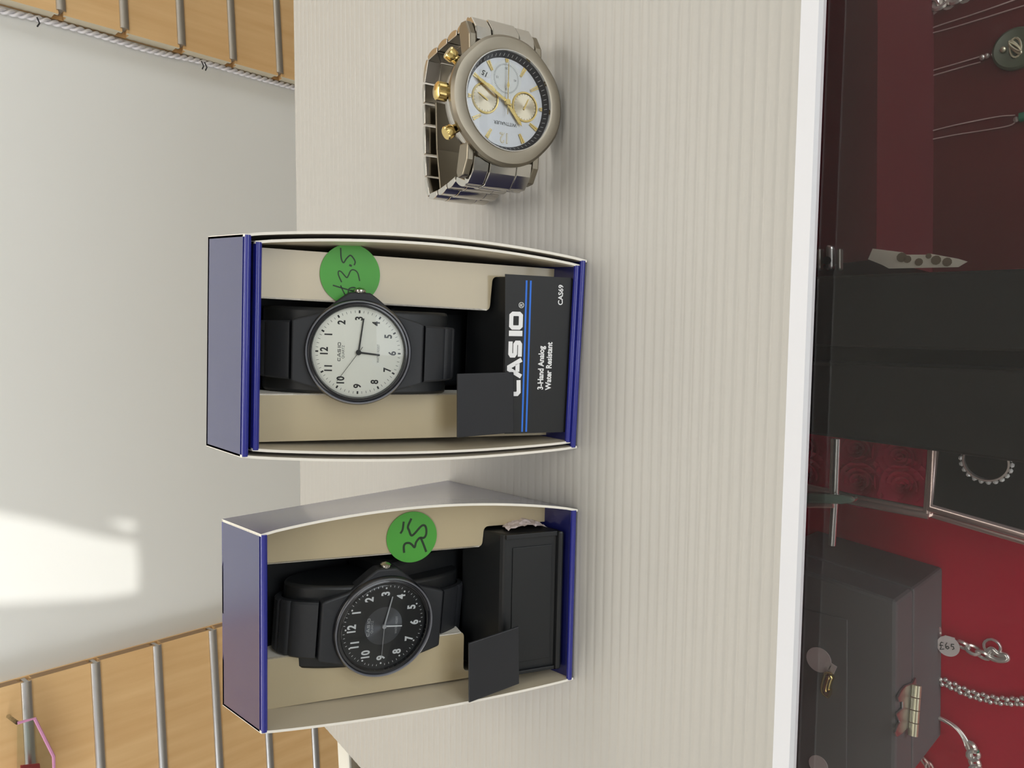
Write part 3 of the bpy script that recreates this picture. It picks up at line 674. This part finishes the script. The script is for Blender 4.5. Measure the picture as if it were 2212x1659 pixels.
def resin_watch(T, label, white):
    W = T @ MM @ MX.Scale(WSC[white], 4); t = thing('wristwatch', label, 'wristwatch', T, None)
    circ = [(16.9*math.cos(2*PI*i/96), 16.9*math.sin(2*PI*i/96)) for i in range(96)]
    # waisted outline: the circle with lug blocks and a crown guard, concave flanks
    outl = []
    for i in range(240):
        a = 2*PI*i/240; r = 16.9
        c_, s_ = math.cos(a), math.sin(a)
        lug = 20.6/max(1e-6, abs(s_)); wdt = abs(lug*c_)
        if wdt < 9.6: r = lug
        else:
            da = (math.atan2(20.6, 9.6)-math.atan2(abs(s_), abs(c_)))/.42
            rr_ = math.hypot(20.6, 9.6)
            if 0 < da < 1: r = max(r, 16.9+(rr_-16.9)*(1-da)**1.7)
        gd = abs(math.atan2(s_, c_)) if c_ > 0 else 9
        if gd < .17: r = 18.9/c_
        elif gd < .62: r = max(r, 16.9+2.25*(1-(gd-.17)/.45)**1.6)
        outl.append((r*c_, r*s_))
    cs = MB(W); cs.prism(outl, -7.2, -2.2); case_ = cs.build('case', M['resin'], t, smooth=35, bevel=.0006)
    MB(W).lathe([(16.75, -3.2), (16.75, -1.6), (16.3, -.9), (15.0, -.45), (14.55, -.5), (14.45, -1.9), (14.2, -2.1)], 96).build('bezel', M['resin_gloss'], t, smooth=50)
    MB(W).lathe([(16.2, -1.05), (16.35, -.1), (16.1, .15), (15.85, -.1), (15.8, -.75)], 96).build('crystal_rim', M['rim'], t, smooth=60)
    MB(W).lathe([(14.35, -.55), (14.7, -.5), (14.5, -.25), (14.0, -.1), (.01, -.05)], 96).build('crystal', M['crystal'], t, smooth=60)
    dm = M['dial_white'] if white else M['dial_black']; ink = M['ink'] if white else M['white_ink']
    MB(W).lathe([(14.35, -2.0), (14.3, -1.95), (.01, -1.95)], 96).build('dial', dm, t)
    tk = MB(W)
    for k in range(60):
        a = -6*k
        R_ = MX.Rotation(math.radians(a), 4, 'Z')
        if white:
            if k % 5 == 0: tk.box(-.26, .26, 12.4, 13.3, -1.94, -1.92, 0, R_)
            else: tk.box(-.06, .06, 12.5, 13.25, -1.94, -1.92, 0, R_)
        else:
            if k % 5 == 0: tk.disc(.30, -1.93, 12, 0, None, *clock_pt(12.6, 6*k))
            else: tk.box(-.07, .07, 12.9, 13.5, -1.94, -1.92, 0, R_)
    tk.build('minute_track', ink, t)
    nm = MB(W)
    for h in range(1, 13):
        x, y = clock_pt(10.75 if h not in (10, 11, 12) else 10.55, 30*h)
        nm.text(str(h), 3.25 if white else 3.8, Tm(x, y, -1.93), bold=.03 if white else .035, sx=.86 if white else .82)
    nm.build('numerals', ink, t)
    lg = MB(W)
    y1 = 6.0 if white else 5.1
    block_word(lg, 1.16, Tm(0, y1, -1.935), wv=.17, ht=.01)
    lg.text('QUARTZ', 1.1, Tm(0, y1-1.25, -1.93), sx=.95)
    lg.text('WATER RESIST', 1.05, Tm(-.2, -6.2 if white else -4.4, -1.93), sx=.85)
    lg.build('dial_lettering', M['ink_grey'] if white else M['silver_ink'], t)
    if not white:
        MB(W).lathe([(6.3, -1.944), (6.2, -1.94), (.01, -1.94)], 72).build('centre_disc', M['gunmetal'], t)
    hm = M['ink'] if white else M['silver_ink']
    def hand(name, ang, ln, wd, tail, z, m):
        R_ = MX.Rotation(math.radians(-ang), 4, 'Z')
        MB(W).prism([(-wd/2, -tail), (wd/2, -tail), (wd/2*.8, ln), (-wd/2*.8, ln)], z, z+.14, mi=0, T=R_).build(name, m, t)
    if white: hm_, mm_, ss = 185.5, 97, 305
    else: hm_, mm_, ss = 180+5, 97+5, 265+6
    hand('hour_hand', hm_, 6.7 if white else 6.2, .62 if white else .5, 0, -1.6, hm if white else M['white_ink'])
    hand('minute_hand', mm_, 10.9 if white else 10.0, .5, 0, -1.4, hm); hand('second_hand', ss, 11.4 if white else 10.2, .16, 2.2 if white else 1.2, -1.2, hm)
    MB(W).cyl(.85 if white else .7, -1.8, -1.0, 24).build('hand_hub', hm, t, smooth=40)
    cr = MX.Translation((18.5, 0, -4.6)) @ MX.Rotation(PI/2, 4, 'Y')
    MB(W).lathe([(.01, 0), (1.7, 0), (2.0, .5), (1.9, 1.3), (1.2, 1.9), (.01, 2.1)], 18, T=cr).build('crown', M['steel'], t, smooth=40)
    A, B_, cz = LOOP
    a_st = math.acos(21.0/A)
    strap_mesh(W, a_st, -PI/2, 18.4, 16.2, grooves=[10, 16, 22, 28]).build('strap', M['resin'], t, smooth=30)
    strap_mesh(W, PI-a_st, PI*1.5-.02, 18.4, 16.2, grooves=[9, 15, 21], dz=.0).build('strap', M['resin'], t, smooth=30)
    return t
def watch_frame(W, az, el, roll):
    N = V((math.sin(az)*math.cos(el), -math.cos(az)*math.cos(el), math.sin(el)))
    X = V((math.cos(az), math.sin(az), 0)); Y = N.cross(X)
    c, s_ = math.cos(roll), math.sin(roll)
    return frame(X*c+Y*s_, Y*c-X*s_, N, W)

def stand(T, WT, W, x0, x1, with_card, flap, label):
    t = thing('watch_stand', label, 'watch stand', T)
    b = MB(T); z0 = .0024
    prof = [(sn(.0035, -.0028)[0], z0), sn(.0060, -.0028), sn(.0060, -.0048), sn(.0250, -.0048), sn(.0262, -.0062), (.034, sn(.0262, -.0062)[1]+.001), (.036, z0)]
    b.prism(prof, x0, x1, 'x'); b.build('base', M['black'], t, bevel=.0007)
    if not with_card:
        pb = MB(T)
        for (xa, xb, sa, sb) in ((x1-.0016, x1, .0060, .0250), (x0, x0+.0012, .0060, .0250)):
            q = [sn(sa, -.0047), sn(sa, -.0036), sn(sb, -.0036), sn(sb, -.0047)]; pb.prism(q, xa, xb, 'x')
        q = [sn(.0075, -.0047), sn(.0075, -.0044), sn(.0222, -.0044), sn(.0222, -.0047)]; pb.prism(q, x0+.004, x1-.0048, 'x')
        pb.build('front_panel', M['black'], t, bevel=.0002)
    # pillar behind the front, black sheet painting the shade at the back, and the round cuff carrying the watch
    MB(T).box(.002, W-.002, .0615, .0635, .0022, .090).build('shade_backing', M['black'], t)
    A, B_, cz = LOOP
    pl_ = [((A-1.6)*math.cos(2*PI*i/48), cz+(B_-1.6)*math.sin(2*PI*i/48)) for i in range(48)]
    cf = MB(WT @ MM @ MX.Scale(WSC[with_card], 4))
    vs = [(x, p[0], p[1]) for x in (-13.6, 13.6) for p in pl_]; n = 48
    cf.add(vs, [tuple(range(n))[::-1], tuple(range(n, 2*n))]+[(i, (i+1) % n, n+(i+1) % n, n+i) for i in range(n)])
    cf.build('cuff', M['black'], t, smooth=35, bevel=.0010)
    MB(T).box(W*.5-.0135, W*.5+.0135, .038, .0612, .0024, .052).build('pillar', M['black'], t, bevel=.002)
    fq = [(x, *sn(s_, n_)) for x, s_, n_ in flap]
    cx_ = [V(p) for p in fq]; nrm = (cx_[1]-cx_[0]).cross(cx_[3]-cx_[0]).normalized()*.0008
    fm_ = MB(T); fm_.add(cx_+[p+nrm for p in cx_], [(0, 1, 2, 3), (7, 6, 5, 4), (0, 4, 5, 1), (1, 5, 6, 2), (2, 6, 7, 3), (3, 7, 4, 0)])
    fm_.build('flap', M['blackflap'], t, bevel=.0003)
    if with_card:
        CT = T @ frame(V((1, 0, 0)), V((0, SA, CA)), V((0, -CA, SA)), V((0, *sn(0, -.0026))))
        cw = MB(CT); cw.prism(roundpoly([(x0+.0003, .0020), (x1+.0008, .0040), (x1+.0006, .0285), (x0, .0262)], .001, (0, 1)), 0, .0003)
        co = cw.build('label_card', M['ink'], t)
        rz = math.radians(1.0); L = MB(CT)
        block_word(L, .0053, Tm(.0314, .0238, .0003, rz), wv=.27); L.text('®', .0026, Tm(.0475, .0222, .00031, rz))
        L.text('3-Hand Analog', .0028, Tm(.0197, .0140, .00031, rz), bold=.03, align='LEFT', sx=.86); L.text('Water Resistant', .0028, Tm(.0197, .0111, .00031, rz), bold=.03, align='LEFT', sx=.86)
        L.text('CAS69', .0024, Tm(.0515, .0082, .00031, rz), bold=.02)
        L.build('lettering', M['white_ink'], co)
        for yy in (.0185, .0200):
            MB(CT).add([(x0+.0006, yy-.0003, .0003), (x1-.001, yy+.0006, .0003), (x1-.001, yy+.0012, .0003), (x0+.0006, yy+.0003, .0003), (x0+.0006, yy-.0003, .00036), (x1-.001, yy+.0006, .00036), (x1-.001, yy+.0012, .00036), (x0+.0006, yy+.0003, .00036)], [(0, 3, 2, 1), (4, 5, 6, 7), (0, 1, 5, 4), (1, 2, 6, 5), (2, 3, 7, 6), (3, 0, 4, 7)]).build('stripe', M['blue_ink'], co)
    return t
def sticker(T, P, cx, cs, rad, strokes, parent, wd):
    a = V(P(cx, cs, .0003)); b = V(P(cx, cs+.01, .0003)); up = (b-a).normalized(); X = V((1, 0, 0)); N = X.cross(up)
    ST = T @ frame(X, up, N, a)
    so_ = MB(ST).cyl(rad, 0, .00015, 64).build('price_sticker', M['green'], parent)
    h = MB(ST)
    for s_, w_ in strokes: 
        pts = smoothpts([(p[0]*rad, p[1]*rad, 0) for p in s_], 6) if len(s_) > 2 else [(p[0]*rad, p[1]*rad, 0) for p in s_]
        h.stroke(pts, w_*rad, .00015, .00004)
    h.build('handwriting', M['pen'], so_)

# ---- left box (black dial)
TL, WL = box_frame((1250, 1100), (1240, 1468))
bl_ = thing('watch_box', 'navy card watch box with its side showing, marked 35 on a green sticker', 'watch box', TL)
shell(TL, 0, WL, .0003, .0945, 0, .0665, (.0020, .0050)).build('carton', SHELL_MATS, bl_, smooth=40)
mi_, PL = insert(TL, WL, -.0125, -.0135, .0170, .0468, .0030, .0532, .0302, x0=.0005, x1=WL-.0004, top=.1078, swell=.0032)
mi_.build('insert_card', [M['cream'], M['card_white']], bl_, smooth=30)
def pen(pts, cx, cy, sc): return [((1659-0-p[1]-cx)/sc, (cy-p[0])/sc) for p in pts]
# strokes digitised in sticker space: x right, y up (sticker radius = 1)
def zs(pts, cx, cy, r): return [(-(p[1]-cy)/r, -(p[0]-cx)/r) for p in pts]
S35 = [(zs(q, 885, 845, 700), w_) for q, w_ in [([(670, 1260), (660, 1090), (700, 1010), (800, 1000), (880, 1050), (960, 1130), (1000, 1000), (1080, 900), (1130, 900), (1200, 1050), (1290, 1290)], .085), ([(1120, 880), (1220, 890), (1280, 800), (1280, 640), (1230, 550), (1130, 570), (890, 800), (800, 650), (770, 540), (860, 330)], .085), ([(560, 720), (620, 620), (650, 400)], .08)]]
sticker(TL, PL, .0517, .0550, .0085, S35, bl_, .1)
# ---- right box (white dial): one carton nested in another
TR, WR = box_frame((1270, 562), (1248, 968))
br_ = thing('watch_box', 'double-walled navy card watch box marked $35 on a green sticker', 'watch box', TR)
shell(TR, 0, WR, .0003, .0988, 0, .0665, (.0026, .0038)).build('outer_carton', SHELL_MATS, br_, smooth=40)
shell(TR, .0017, WR-.0017, .0016, .0958, .0008, .0650, (.0022, .0034)).build('inner_carton', SHELL_MATS, br_, smooth=40)
mi_, PR = insert(TR, WR, -.0105, -.0085, .0176, .0458, .0046, .0565, .0305, x0=.0030, x1=WR-.0030, top=.1070, bot=.0045)
mi_.build('insert_card', [M['cream'], M['card_white']], br_, smooth=30)
S35d = [(zs(q, 755, 890, 650), w_) for q, w_ in [([(570, 1070), (500, 920), (500, 840), (560, 850), (670, 960), (710, 920), (760, 810), (830, 790), (910, 850), (960, 1020)], .04),
        ([(530, 340), (550, 560), (600, 650), (660, 560), (740, 485), (810, 540), (850, 620), (830, 690)], .045), ([(760, 680), (745, 720)], .09),
        ([(385, 1145), (700, 1220), (1000, 1275), (1200, 1285)], .045), ([(550, 1140), (620, 1280), (715, 1430), (720, 1240), (760, 1185), (850, 1170), (950, 1230), (1050, 1320), (1100, 1400)], .04)]]
sticker(TR, PR, .0543, .0770, .0092, S35d, br_, .05)
wr = MB(TL); nu, nv = 16, 6; vs = []; fs = []
for i in range(nu+1):
    for j in range(nv+1):
        y, z = sn(.0085+.0145*i/nu, -.0072-.006*j/nv); vs.append((.0528+.0022*math.sin(PI*i/nu)*(.4+.6*j/nv)+random.uniform(-.0004, .0004), y+random.uniform(-.0003, .0003), z+random.uniform(-.0003, .0003)))
for i in range(nu):
    for j in range(nv): q = i*(nv+1)+j; fs.append((q, q+nv+1, q+nv+2, q+1))
wr.add(vs, fs)
WRAP = wr
# ---- watches and stands
WTR = watch_frame(atd(775, 762, .2315), math.radians(-7.7), math.radians(33), 0)
WTL = watch_frame(atd(833, 1357, .2475), math.radians(-9), math.radians(18), math.radians(-2))
stand(TR, WTR, WR, .0050, .0566, True, [(.0048, .0440, .002), (.0251, .0448, .002), (.0256, .0243, -.0013), (.0055, .0233, -.0013)], 'black plastic watch stand with white block lettering and blue stripes on its card')
stand(TL, WTL, WL, .0032, .0520, False, [(-.0002, .0396, .003), (.0197, .0400, .003), (.0220, .0216, .0008), (.0022, .0210, .0008)], 'black plastic watch stand with a bare front, no label card')
ls_ = [o for o in bpy.data.objects if o.name == 'watch_stand.001'][0]
WRAP.build('wrapper', M['tag'], ls_, smooth=20)
resin_watch(WTR, 'black resin wristwatch with ivory dial and black numerals', True)
resin_watch(WTL, 'black resin wristwatch with black dial and white numerals', False)

# ------------------------------------------------------------------ steel chronograph
el = math.radians(16); az = math.radians(-6)
N = V((math.sin(az)*math.cos(el), -math.cos(az)*math.cos(el), math.sin(el)))
T12 = V((-math.cos(az), -math.sin(az), 0)); CR = T12.cross(N)
Wc = atd(1103, 217, .2465)
SW = frame(CR, T12, N, Wc)
low = 20.6*CR.z*.001
Wc.z = max(Wc.z, low+.0006); SW = frame(CR, T12, N, Wc)
S = SW @ MM
sw = thing('wristwatch', 'steel chronograph wristwatch with gold crown standing on its side on the sheet', 'wristwatch', SW)
# case with lug blocks
cs = MB(S)
cs.lathe([(14, -11), (17.5, -10.4), (19.2, -8.5), (19.6, -5), (19.4, -2.6), (15, -2.4)], 96)
cs.build('case', M['steel'], sw, smooth=40)
for sg in (1, -1):
    for (xa, xb) in ((-13.5, -11), (11, 13.5)):
        lugp = [(sg*14, -3), (sg*19.5, -3.4), (sg*24.2, -6.4), (sg*24.6, -10), (sg*22.5, -11.2), (sg*14, -9)]
        MB(S).prism(lugp, xa, xb, 'x').build('lug', M['brushed'], sw, bevel=.0005)
    el_ = [(sg*18.2, -3.4), (sg*22.4, -4.3), (sg*26.2, -7.6), (sg*26.4, -10.2), (sg*22, -10), (sg*18.2, -8)]
    MB(S).prism(el_, -10.9, -5.2, 'x').prism(el_, 5.2, 10.9, 'x').prism([(p[0]*1.012, p[1]+.25) for p in el_], -5, 5, 'x').build('end_link', M['steel'], sw, bevel=.0003)
# bezel with cushion flats
bz = MB(S); NB = 128
def brad(a): return 20.6-.55*abs(math.sin(2*a))**6
prof = [(0, -3.0), (0, -1.6), (-.9, -.75), (-4.2, -.35), (-4.75, -.5), (-4.9, -1.1)]
vs = []; fs = []; k = len(prof)
for i in range(NB):
    a = 2*PI*i/NB
    for dr, z in prof:
        rr_ = (brad(a) if dr > -2 else 20.6)+dr; vs.append((rr_*math.cos(a), rr_*math.sin(a), z))
for i in range(NB):
    j = (i+1) % NB
    for q in range(k-1): fs.append((i*k+q, j*k+q, j*k+q+1, i*k+q+1))
bz.add(vs, fs); bz.build('bezel', M['brushed'], sw, smooth=28)
MB(S).lathe([(15.95, -.9), (15.85, -.3), (15.55, -.3), (15.45, -1.2)], 96).build('polished_rim', M['steel'], sw, smooth=40)
MB(S).lathe([(15.5, -1.1), (15.3, -1.2), (14.0, -3.15)], 96).build('chapter_ring', M['rehaut'], sw, smooth=40)
ct_ = MB(S)
for k in range(60):
    R_ = MX.Rotation(-2*PI*k/60, 4, 'Z')
    ct_.add([(-.07, 14.4, -2.5), (.07, 14.4, -2.5), (.07, 15.0, -1.6), (-.07, 15.0, -1.6)], [(0, 1, 2, 3)], 0, R_)
ct_.build('minute_track', M['white_ink'], sw)
MB(S).lathe([(14.1, -3.15), (.01, -3.15)], 96).build('dial', M['pearl'], sw)
MB(S).lathe([(15.6, -.55), (15.0, -.42), (.01, -.40)], 96).build('crystal', M['crystal'], sw, smooth=60)
subs = [(7.6, -.2, 4.9, 'goldsun', 118), (-7.2, .2, 4.9, 'goldsun', 205), (0, -7.6, 5.7, 'pearl2', 0)]
for (x, y, r_, m, a_) in subs:
    g = m == 'goldsun'; SB = S @ Tm(x, y, -3.15)
    sd = MB(SB).lathe([(r_, .02), (.01, .02)], 64).build('subdial', M[m], sw)
    if g: MB(SB).lathe([(r_-.75, .02), (r_-.6, .4), (r_-.1, .42), (r_+.05, 0)], 64).build('rim', M['gold'], sd, smooth=40)
    tk = MB(SB)
    for k in range(60 if not g else 24):
        R_ = MX.Rotation(2*PI*k/(60 if not g else 24), 4, 'Z'); tk.box(-.06, .06, r_*.74 if not g else r_*.76, r_*.83 if not g else r_*.86, .025, .04, 0, R_)
    if not g:
        for body, ang in (('30', 180), ('45', 270), ('15', 90), ('0', 0)): tk.text(body, 1.0, Tm(*clock_pt(r_*.58, ang), .03))
    tk.build('scale', M['ink_grey'], sd)
    if g: MB(SB).prism([(-.28, -1.0), (.28, -1.0), (.12, 3.0), (-.12, 3.0)], .2, .35, T=MX.Rotation(math.radians(-a_), 4, 'Z')).build('subdial_hand', M['gold'], sd)
for h in range(1, 12):
    R_ = MX.Rotation(-2*PI*h/12, 4, 'Z'); mk = MB(S); r0 = 10.6 if h not in (3, 9, 6) else 12.7
    mk.prism([(-.36, r0), (-.1, r0), (-.1, 13.8), (-.62, 13.8)], -3.14, -2.7, T=R_).prism([(.1, r0), (.36, r0), (.62, 13.8), (.1, 13.8)], -3.14, -2.7, T=R_)
    mk.build('hour_marker', M['gold'], sw)
MB(S).text('12', 4.6, Tm(.2, 11.1, -3.1), sx=.8, ext=.015, bold=.012).build('numeral', M['gold'], sw)
MB(S).text('12', 4.6, Tm(.2, 11.1, -3.0), sx=.8, ext=.005, bold=-.014).build('numeral_fill', M['pearl2'], sw)
MB(S).text('WITTNAUER', 1.55, Tm(0, 6.6, -3.1), bold=.01, sx=.95).build('dial_lettering', M['ink_grey'], sw)
dw = MB(S).box(6.1, 9.7, -8.9, -6.7, -3.14, -3.1).build('date_window', M['pearl2'], sw)
MB(S).text('15', 2.3, Tm(7.9, -7.85, -3.09, math.radians(-22)), bold=.02).build('date_numeral', M['ink'], dw)
def hand2(name, ang, ln, wd, tail, z, m):
    MB(S).prism([(-wd*.35, -tail), (wd*.35, -tail), (wd*.5, ln*.25), (wd*.5, ln*.85), (0, ln), (-wd*.5, ln*.85), (-wd*.5, ln*.25)], z, z+.22, T=MX.Rotation(math.radians(-ang), 4, 'Z')).build(name, m, sw, bevel=.00008)
hand2('minute_hand', 118, 13.2, 1.05, 1.8, -2.1, M['gold']); hand2('hour_hand', 319, 9.0, 1.15, 1.8, -2.45, M['gold'])
hand2('chronograph_hand', 180, 13.2, .3, 4.0, -1.8, M['gold']); MB(S).prism([(-.5, -5.2), (0, -4), (.5, -5.2), (0, -6.8)], -1.78, -1.6).build('chronograph_diamond', M['gold'], sw)
MB(S).cyl(.9, -2.6, -1.4, 24).build('hand_hub', M['gold'], sw, smooth=40)
# crown and pushers on the three o'clock side
def knob(y, r_, x0, ln, name, teeth):
    ang = math.asin(y/21.5)
    K = S @ MX.Rotation(ang, 4, 'Z') @ MX.Translation((x0, 0, -5.4)) @ MX.Rotation(PI/2, 4, 'Y')
    m = MB(K)
    if teeth:
        pts = [((r_ if i % 2 else r_*.9)*math.cos(2*PI*i/32), (r_ if i % 2 else r_*.9)*math.sin(2*PI*i/32)) for i in range(32)]
        m.cyl(r_*.6, -1.6, .2, 20); m.prism(pts, 0, ln); m.lathe([(r_*.92, ln), (r_*.7, ln+.5), (.01, ln+.7)], 32)
    else: m.cyl(r_*.66, -2.2, ln*.4, 24); m.lathe([(.01, ln*.2), (r_*.9, ln*.2), (r_, ln*.3), (r_, ln*.9), (r_*.85, ln), (.01, ln)], 32)
    m.build(name, M['gold'], sw, smooth=35)
knob(-.3, 2.9, 20.3, 3.2, 'crown', True); knob(-11.6, 2.2, 20.4, 3.4, 'pusher', False); knob(11.2, 2.2, 20.4, 3.4, 'pusher', False)
# bracelet: the closed loop seen from its upper edge, traced on the plane of that edge
SI = SW.inverted()
def edge_pt(x, y, half=.0105):
    o = Wc+CR*half; d = ray(x, y); q = SI @ (CAM+d*((o-CAM).dot(CR)/d.dot(CR))); return (q.y*1000, q.z*1000)
pathpx = [(1028, 38), (1007, 52), (987, 69), (966, 87), (945, 106), (923, 127), (915, 180), (915, 224), (916, 270), (917, 336), (919, 383), (926, 424), (945, 416), (965, 402), (984, 386), (1000, 370)]
pp = [edge_pt(*q) for q in pathpx]
tops = [(-26.0, -9.5)] + pp[1:-1] + [(26.0, -9.5)]
def link(a, b, name='bracelet_link', fat=2.6):
    a = V(a); b = V(b); u = (b-a); L = u.length; u.normalize(); nrm = V((-u.y, u.x))
    cen = (a+b)/2
    if nrm.dot(cen-V((0, -18))) < 0: nrm = -nrm
    prof = []
    for k_ in range(9):
        t = k_/8; prof.append(a+u*(L*(.03+.94*t))+nrm*(fat*.62*math.sin(PI*(.12+.76*t))**.7))
    prof += [b-u*L*.06-nrm*fat*.35, a+u*L*.06-nrm*fat*.35]
    m = MB(S); P2 = [(p.x, p.y) for p in prof]
    m.prism(P2, 5.3, 10.5, 'x'); m.prism(P2, -10.5, -5.3, 'x')
    m.prism([(p[0]+nrm.x*.25, p[1]+nrm.y*.25) for p in P2], -5.15, 5.15, 'x')
    m.build(name, M['steel' ] if name == 'bracelet_link' else M['brushed'], sw, smooth=30, bevel=.0002)
for i in range(len(tops)-1):
    link(tops[i], tops[i+1], 'bracelet_link')
# fold over clasp plate inside the loop
c0, c1 = V(pp[7]), V(pp[11]); inn = V((0, 3.4))
ci = [(c0+inn*.9)[:], (c0.lerp(c1, .5)+inn*.55)[:], (c1+inn*.95)[:], (c1+inn*1.2)[:], (c0.lerp(c1, .5)+inn*.85)[:], (c0+inn*1.25)[:]]
MB(S).prism(ci, -7.5, 7.5, 'x').build('clasp_blade', M['brushed'], sw, bevel=.0002)

# ------------------------------------------------------------------ view
vs_ = bpy.context.scene.view_settings; vs_.view_transform = 'Standard'; vs_.look = 'None'; vs_.gamma = 1; vs_.use_curve_mapping = False
vs_.exposure = 0.1
